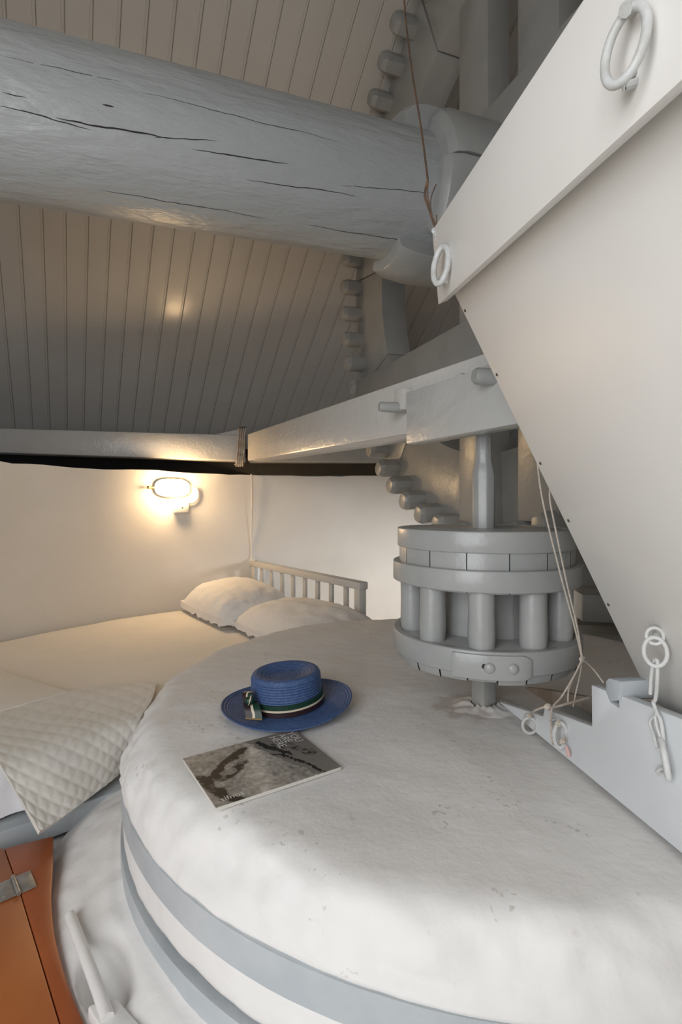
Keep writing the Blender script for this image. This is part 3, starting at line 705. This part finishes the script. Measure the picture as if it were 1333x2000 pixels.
# ================================================================== FEED SHOE
s1_, s2_ = Pz(975,1372,-.532), Pz(1333,1667,-.532)
sd = (s2_-s1_).normalized(); sn = V(-sd.y, sd.x, 0); sn = sn if sn.x < 0 else -sn; sn = sn.normalized()
def spl(x, y, off=0): return ray_plane(x, y, s1_+sn*off, sn)
shoe = thing('feed_shoe', V((s1_.x+s2_.x)/2, (s1_.y+s2_.y)/2, -.535), 'cool white wooden feed shoe with notched side below the hopper', 'feed shoe')
out = [(975,1371),(1061,1399),(1064,1384),(1157,1419),(1156,1338),(1186,1350),(1190,1370),(1210,1384),(1209,1357),(1333,1405),(1420,1441),(1420,1739),(1333,1667)]
b = MB(); b.prism([spl(x, y) for x, y in out], sn*-.02); b.build('side_board', M['shoe'], shoe, bevel=.0012)
b = MB(); b.prism([spl(x, y, -.15) for x, y in ((1011,1341),(1058,1346),(1160,1364),(1340,1400),(1340,1470),(1160,1412),(1075,1390),(1020,1368))], sn*-.02); b.build('far_side', M['raw'], shoe, bevel=.001)
b = MB(); q = [s1_+sd*.12, s1_+sd*.75]
b.prism([q[0]+V(0,0,.016)-sn*.022, q[1]+V(0,0,.016)-sn*.022, q[1]+V(0,0,.016)-sn*.148, q[0]+V(0,0,.016)-sn*.148], V(0,0,.014)); b.build('trough_bottom', M['hoop'], shoe, bevel=.001)
b = MB(); c0 = spl(1193,1348,.004); b.prism([spl(1183,1350,.006), spl(1183,1330,.006), spl(1189,1324,.006), spl(1213,1331,.006), spl(1213,1352,.006), spl(1209,1368,.006), spl(1190,1370,.006)], sn*-.17); b.build('cross_bar', M['hoop'], shoe, bevel=.003)
def eye(x, y, rx, ry, ang=.2, r=.0035, name='iron_ring'):
    p = spl(x, y, .012); m_ = MB(); m_.tube(ring_pts(p, (sn*.8-sd*.35).normalized(), V(.1*ang,0,1).normalized(), rx, ry, 26), r, 8, closed=True); return m_.build(name, M['iron'], shoe)
eye(1035,1417,.0155,.018); eye(1095,1436,.012,.026, r=.0045)
b = staple(spl(1036,1398,0), sn, .006); b.build('ring_eye', M['iron'], shoe)
b = staple(spl(1088,1408,0), sn, .006); b.build('ring_eye', M['iron'], shoe)
# wire hook chain on the hopper, hanging over the shoe
hk = thing('hook_chain', hplane(1290,1250), 'white painted rings and bent wire hook hanging from the hopper over the shoe', 'chain')
p = hplane(1286,1243,0); b = MB(); b.ball(p+hn*.002, .008, 12, 8, z=hn, sq=.6); b.tube(ring_pts(hplane(1280,1242,.012), V(.9,-.4,0).normalized(), V(0,0,1), .0115, .0125, 24), .0027, 8, closed=True); b.build('eye_screw', M['ironw'], hk)
b = MB(); b.tube(ring_pts(hplane(1281,1273,.022), V(.9,-.4,.1).normalized(), V(-.1,0,1).normalized(), .0155, .0225, 28), .0032, 8, closed=True); b.build('ring', M['ironw'], hk)
b = MB(); b.tube(crom([spl(1271,1355,.02), spl(1273,1320,.026), spl(1277,1294,.03), spl(1281,1289,.03), spl(1285,1294,.03), spl(1284,1340,.02), spl(1281,1366,.012), spl(1277,1372,.010), spl(1284,1392,.010), spl(1292,1410,.010), spl(1297,1452,.010), spl(1291,1462,.010)], 60), .0029, 8); b.build('wire_hook', M['ironw'], hk)
b = MB(); b.tube(crom([spl(1282,1396,.012), spl(1270,1410,.010), spl(1278,1436,.010), spl(1284,1460,.012), spl(1292,1463,.012)], 30), .0024, 7); b.tube(crom([spl(1280,1398,.014), spl(1284,1420,.012), spl(1293,1446,.012), spl(1295,1456,.012)], 20), .0022, 7); b.build('wire_link', M['ironw'], hk)
b = MB(); b.tube(ring_pts(spl(1299,1482,.012), (sd*.5+sn*.35+V(0,0,0)).normalized(), (V(0,0,1)-sd*.28).normalized()*-1, .016, .028, 30), .0047, 10, closed=True); b.build('oval_ring', M['ironw'], hk)
b = staple(spl(1299,1505,0), sn, .006); b.build('staple', M['ironw'], hk)
# twine
tw = thing('twine', spl(1096,1490,.01), 'knotted cotton twine tying the hopper edge to the feed shoe rings', 'twine')
kn = P(1138,1287,1.10)
def cord(pts, r=.0019, name='cord'):
    m_ = MB(); m_.tube(crom(pts, 6*len(pts)), r, 6); return m_.build(name, M['twine'], tw)
cord([P(1048,880,1.06), P(1060,975,1.07), P(1095,1120,1.085), P(1122,1220,1.095), kn])
cord([P(1085,930,1.08), P(1074,965,1.075), P(1085,1030,1.07), P(1108,1140,1.085), P(1128,1225,1.095), kn])
cord([kn, P(1122,1320,1.09), P(1098,1360,1.08), P(1078,1385,1.06), spl(1080,1420,.012), spl(1094,1418,.014)])
cord([kn, P(1127,1310,1.10), P(1112,1345,1.10), P(1110,1375,1.09)])
cord([kn, P(1133,1320,1.11), P(1126,1350,1.11), P(1120,1380,1.10)], .0015)
cord([kn, P(1158,1305,1.02), P(1180,1334,.985)], .0016)
cord([P(1152,1362,1.12), P(1110,1374,1.08), P(1082,1381,1.06), P(1068,1380,1.05), P(1045,1388,1.10), spl(1037,1398,.012), spl(1026,1412,.012), spl(1022,1424,.012)], .0024)
cord([spl(1078,1386,.012), spl(1077,1420,.010), spl(1080,1452,.010), spl(1098,1450,.014), spl(1103,1440,.016)], .0021)
for p in (kn, P(1070,1380,1.05), spl(1092,1412,.015), spl(1100,1448,.014), spl(1035,1398,.014)):
    b = MB(); b.ball(p, .0058, 10, 8, sq=.8); b.tube(ring_pts(p, V(1,.2,.3).normalized(), V(-.3,.2,1).normalized(), .0058, .0042, 14), .0021, 6, closed=True); b.build('knot', M['twine'], tw)
b = MB(); b.tube([spl(1106,1456,.012), spl(1110,1468,.01), spl(1112,1478,.01)], [.0022,.0045,.0036], 8); b.build('frayed_end', mat('pinkish frayed twine', (.62,.40,.38), .9), tw)

# ================================================================== THINGS BEHIND THE LANTERN, RIGHT
fr = thing('timber_frame', V(1.5,2.75,FLZ), 'dark grey timber frame standing between pinion and hopper behind the stone', 'frame')
b = MB(); b.hexa([V(1.27,2.72,-.94), V(2.1,2.55,-.94), V(2.15,2.75,-.94), V(1.32,2.92,-.94), V(1.235,2.72,-.215), V(2.1,2.55,-.25), V(2.15,2.75,-.25), V(1.285,2.92,-.215)]); b.build('panel', M['greyd'], fr, bevel=.008)
b = MB(); p0 = P(1136,1183,2.5); b.box(p0+V(.30,-.02,0), V(.62,-.12,0), V(.03,.2,0), V(0,0,.135)); b.build('beam_stub', M['grey'], fr, bevel=.014)
b = MB(); b.box(V(1.55,2.45,-.66), V(.85,-.14,0), V(.06,.36,0), V(0,0,.06)); b.build('sill', M['hoop'], fr, bevel=.008)
rg_ = on_wall(1066, 2.53); rg_.z = (HOR-966)/F*rg_.y; rn_ = (SC-rg_); rn_.z = 0; rn_.normalize(); rx_ = V(0,0,1).cross(rn_)
wd = thing('wall_boss', rg_, 'small round dark-rimmed disc on the wall beside the hopper edge', 'disc')
b = MB(); b.lathe([(.002,-.02),(.055,-.02),(.055,.03),(.002,.035)], rg_, 28, rx_, V(0,0,1), rn_); b.build('disc', M['raw'], wd, bevel=.003)
b = MB(); b.tube(ring_pts(rg_+rn_*.03, rx_, V(0,0,1), .058, .058, 32), .014, 10, closed=True); b.build('rim', M['nail'], wd)

# ================================================================== HAT
hc_ = Pz(562,1381,TOPZ+.004); hc_ = V(hc_.x, hc_.y, TOPZ+.003)
hat = thing('straw_hat', hc_, 'blue straw boater hat with a striped ribbon on the millstone', 'hat')
tl = Matrix.Rotation(math.radians(-3.0), 4, 'Y') @ Matrix.Rotation(math.radians(1.5), 4, 'X')
def hp(r, z, th):
    br = max(0, (r-.094)/.076)
    zz = z+br*br*(.007*math.cos(2*(th-.25))+.010)
    return hc_+(tl @ V(r*math.cos(th)*1.02, r*math.sin(th)*.98, zz))+V(0,0,.008)
rib = lambda i, n, k=.0012: k*abs(math.sin(PI*i*n))
prof = []
nb_ = 96
for i in range(nb_+1):                      # brim from edge inwards
    t_ = i/nb_; prof.append((.170-.078*t_, .0022+.0019*abs(math.sin(PI*11*t_))))
for i in range(1, 97):                      # side of the crown
    t_ = i/96; prof.append((.0925-.004*t_+.0020*abs(math.sin(PI*12*t_)), .004+.080*t_))
for i in range(1, 13):
    a = PI/2*i/12; prof.append((.0885-.008*(1-math.cos(a)), .084+.008*math.sin(a)))
for i in range(1, 41):                      # dished top
    t_ = i/40; prof.append((max(.0005, .0805*(1-t_)), .092-.012*math.sin(PI/2*min(1, t_*1.6))**2+.0007*abs(math.sin(PI*8*t_))))
prof_in = [(.0005,.072),(.07,.080),(.087,.075),(.0895,.004),(.165,.0005),(.170,.0010)]
b = MB(); b.grid([[hp(r, z, 2*PI*k/96) for k in range(96)] for r, z in prof+prof_in+prof[:1]], True); b.build('straw', M['straw'], hat, smooth=70)
def band(z0, z1, r, m_, name):
    b_ = MB(); rows = []
    for rr, z in ((r-.002,z0),(r,z0+.001),(r,z1-.001),(r-.002,z1)):
        rows.append([hp(.0915, 0, 0)*0+hc_+(tl @ V((rr+.0005)*math.cos(2*PI*k/96)*1.02, (rr+.0005)*math.sin(2*PI*k/96)*.98, z+.004*math.cos(2*PI*k/96-.3)*0+.0035*math.sin(2*PI*k/96+.6)))+V(0,0,.008) for k in range(96)])
    b_.grid(rows, True); return b_.build(name, m_, hat, smooth=60)
rb = band(.007,.0205,.0962,M['maroon'],'ribbon_dark_stripe'); band(.020,.0255,.0966,M['cream'],'ribbon_cream_stripe'); band(.025,.0385,.0960,M['green'],'ribbon_green_stripe')
# bow
def bow_strip(pts, wv_, mats, name):
    n = len(pts); par = None
    for (a, c, m_) in mats:
        b_ = MB(); w = Vector(wv_)
        b_.grid([[p+w*a for p in pts], [p+w*c for p in pts]])
        nn = []
        for i in range(n):
            t_ = pts[min(i+1,n-1)]-pts[max(i-1,0)]; nn.append(t_.cross(w).normalized()*.0012)
        b_.grid([[p+w*a+q for p, q in zip(pts, nn)], [p+w*c+q for p, q in zip(pts, nn)]])
        b_.build(name, m_, hat)
ST = [(-.5,-.08,M['maroon']), (-.08,.08,M['cream']), (.08,.5,M['green'])]
def hpx(x, y, d): return P(x, y, d)
dk = hc_.y-.085
bow_strip(crom([hpx(491,1373,dk+.004), hpx(493,1385,dk-.010), hpx(496,1395,dk-.016), hpx(496,1404,dk-.020)], 10), V(.042,-.008,0), ST, 'bow_tail')
bow_strip(crom([hpx(487,1351,dk+.018), hpx(483,1356,dk+.006), hpx(484,1366,dk), hpx(489,1373,dk-.002)], 10), V(.026,-.012,.004), ST, 'bow_loop')
b = MB(); kc = hpx(488,1368,dk-.006); b.ball(kc, .0115, 14, 10, z=V(1,0,.2), sq=1.1); b.build('bow_knot', M['green'], hat)
b = MB(); b.tube(ring_pts(kc, V(.2,-1,.2).normalized(), V(.3,0,1).normalized(), .0115, .0115, 20), .0018, 6, closed=True); b.build('bow_knot_stripe', M['cream'], hat)
b = MB(); q = hpx(496,1404,dk-.021); b.box(q, V(.042,-.008,0), V(0,.002,0), V(0,0,.003)); b.build('bow_hem', M['tan'], hat)

# ================================================================== MAGAZINE
mz = TOPZ+.009
c_l, c_n, c_f, c_r = Pz(350,1484,mz), Pz(430,1575,mz), Pz(561,1425,mz), Pz(683,1496,mz)
mo = (c_l+c_n+c_f+c_r)/4
mx_ = ((c_f+c_r)-(c_l+c_n)).normalized(); my_ = V(0,0,1).cross(mx_); ml = ((c_f+c_r)/2-(c_l+c_n)/2).length; mw = (((c_f+c_l)-(c_n+c_r))/2).length*.97
mag = thing('magazine', V(mo.x, mo.y, TOPZ+.002), 'black-and-white magazine with a rocky shore cover, lying before the hat', 'magazine')
b = MB(); b.box(V(mo.x,mo.y,TOPZ+.0055), mx_*ml*.995, my_*mw*.99, V(0,0,.0075)); b.build('pages', M['paper'], mag, bevel=.0008)
for k in range(4):
    b = MB(); b.box(V(mo.x,mo.y,TOPZ+.0028+.0018*k)-my_*.0006, mx_*(ml*.995+.0012), my_*(mw*.99+.0004), V(0,0,.0004)); b.build('page_edge', M['ink'], mag)
NX, NY = 210, 160
me = bpy.data.meshes.new('cover'); vs_, fs_, cs = [], [], []
def fbm(x, y, s, o=5): return noise.fractal(V(x*s, y*s, 3.1), 1.0, 2.0, o)
def seg(px, py, pts):
    best = 9
    for (x0,y0),(x1,y1) in zip(pts, pts[1:]):
        dx, dy = x1-x0, y1-y0; t_ = max(0, min(1, ((px-x0)*dx+(py-y0)*dy)/(dx*dx+dy*dy))); best = min(best, math.hypot(px-x0-dx*t_, py-y0-dy*t_))
    return best
def cover(u, v):           # u along the long side from left to right, v from the near edge to the far edge
    n1, n2 = fbm(u, v*.8, 9), fbm(u+3, v*.8, 26)
    uu, vv = u+.03*n1, v+.03*fbm(u+7, v, 9)
    coast = .30+.28*(1-vv)*0+.62*uu
    sea = uu > .62+.28*(.62-vv)
    g = .34+.10*n1+.15*n2
    if sea: g = .25+.015*n2+.03*vv-.06*(vv)
    # pale sand path through the middle
    d_ = seg(uu, vv, [(.36,-.05),(.42,.3),(.50,.62),(.60,.98)]); g += .20*math.exp(-(d_/.08)**2)*(not sea)+.05*math.exp(-(d_/.05)**2)*math.sin(vv*60+6*n1)*(not sea)
    for pts, w, k in (([(.13,.52),(.25,.68),(.38,.78),(.47,.86)],.045,.34),([(.10,.50),(.18,.42),(.27,.46),(.38,.60)],.05,.28),([(.02,.55),(.06,.33),(.10,.12),(.16,.02)],.05,.3),([(.60,.90),(.68,.70),(.75,.50)],.03,.34),([(.64,.60),(.74,.42),(.80,.22),(.86,0)],.014,.3)):
        d_ = seg(uu, vv, pts)-.02*n2; 
        if d_ < w: g -= k*min(1, (w-d_)/(w*.35))
    d_ = seg(uu, vv, [(.74,.80),(.84,.60),(.92,.42)])
    if d_ < .05: g += .13*n2-.06
    if 0 < math.hypot((uu-.235)/1.3, vv-.50) < .055: g = .27+.1*n2
    return max(.02, min(.7, (g-.05)*1.0))
for j in range(NY+1):
    for i in range(NX+1):
        u, v = i/NX, j/NY; vs_.append(tuple(V(mo.x,mo.y,mz+.0004)+mx_*(u-.5)*ml+my_*(v-.5)*mw-wloc(mag))); cs.append(cover(u, v))
for j in range(NY):
    for i in range(NX): a = j*(NX+1)+i; fs_.append((a, a+1, a+NX+2, a+NX+1))
nv = len(vs_)                                   # thickness of the cover sheet
ri = list(range(0, NX+1))+[j*(NX+1)+NX for j in range(1, NY+1)]+[NY*(NX+1)+i for i in range(NX-1,-1,-1)]+[j*(NX+1) for j in range(NY-1,0,-1)]
for i in ri: p = vs_[i]; vs_.append((p[0], p[1], p[2]-.0006)); cs.append(.6)
nr = len(ri)
fs_ += [(ri[i], ri[(i+1) % nr], nv+(i+1) % nr, nv+i) for i in range(nr)]
me.from_pydata(vs_, [], fs_); ca = me.color_attributes.new('print', 'FLOAT_COLOR', 'POINT')
for i, g in enumerate(cs): ca.data[i].color = (g*1.04, g*.97, g*.87, 1)
mc = mat('printed cover', (.3,.3,.3), .5, spec=.25); nt = mc.node_tree; at = nt.nodes.new('ShaderNodeAttribute'); at.attribute_name = 'print'
nt.links.new(at.outputs['Color'], nt.nodes['Principled BSDF'].inputs['Base Color']); me.materials.append(mc)
co = bpy.data.objects.new('cover', me); link(co, mag)
def text(body, size, org, xd, yd, parent, name, m_):
    cu = bpy.data.curves.new(name, 'FONT'); cu.body = body; cu.size = size; cu.space_line = .85
    o = bpy.data.objects.new(name, cu); COL.objects.link(o); dg = bpy.context.evaluated_depsgraph_get()
    me_ = bpy.data.meshes.new_from_object(o.evaluated_get(dg)); bpy.data.objects.remove(o)
    me_.materials.clear(); me_.materials.append(m_)
    return inst(name, me_, parent, frame(org, xd, yd, Vector(xd).cross(Vector(yd))))
tz = mz+.0008
def mpt(u, v): return V(mo.x, mo.y, tz)+mx_*(u-.5)*ml+my_*(v-.5)*mw
text('YOU\nARE\nHERE', .026, mpt(.90,.955), -my_, mx_, mag, 'cover_title', M['ink'])
text('sifnos', .020, mpt(.055,.06), mx_, my_, mag, 'cover_name', M['ink'])

# thin cable running down the wall beside the headboard
cw = on_wall(491, 2.535); cz = lambda y: (HOR-y)/F*cw.y
b = MB(); b.tube(crom([V(cw.x,cw.y,cz(926)), V(cw.x+.004,cw.y-.002,cz(980)), V(cw.x,cw.y,cz(1040)), V(cw.x+.003,cw.y-.002,cz(1085)), V(cw.x+.02,cw.y-.03,cz(1096)), V(cw.x+.035,cw.y-.03,cz(1090))], 40), .0045, 6)
tag(b.build('cable', M['wall'], origin=V(cw.x,cw.y,cz(1096))), 'thin whitewashed cable running down the wall to the headboard corner', 'cable')
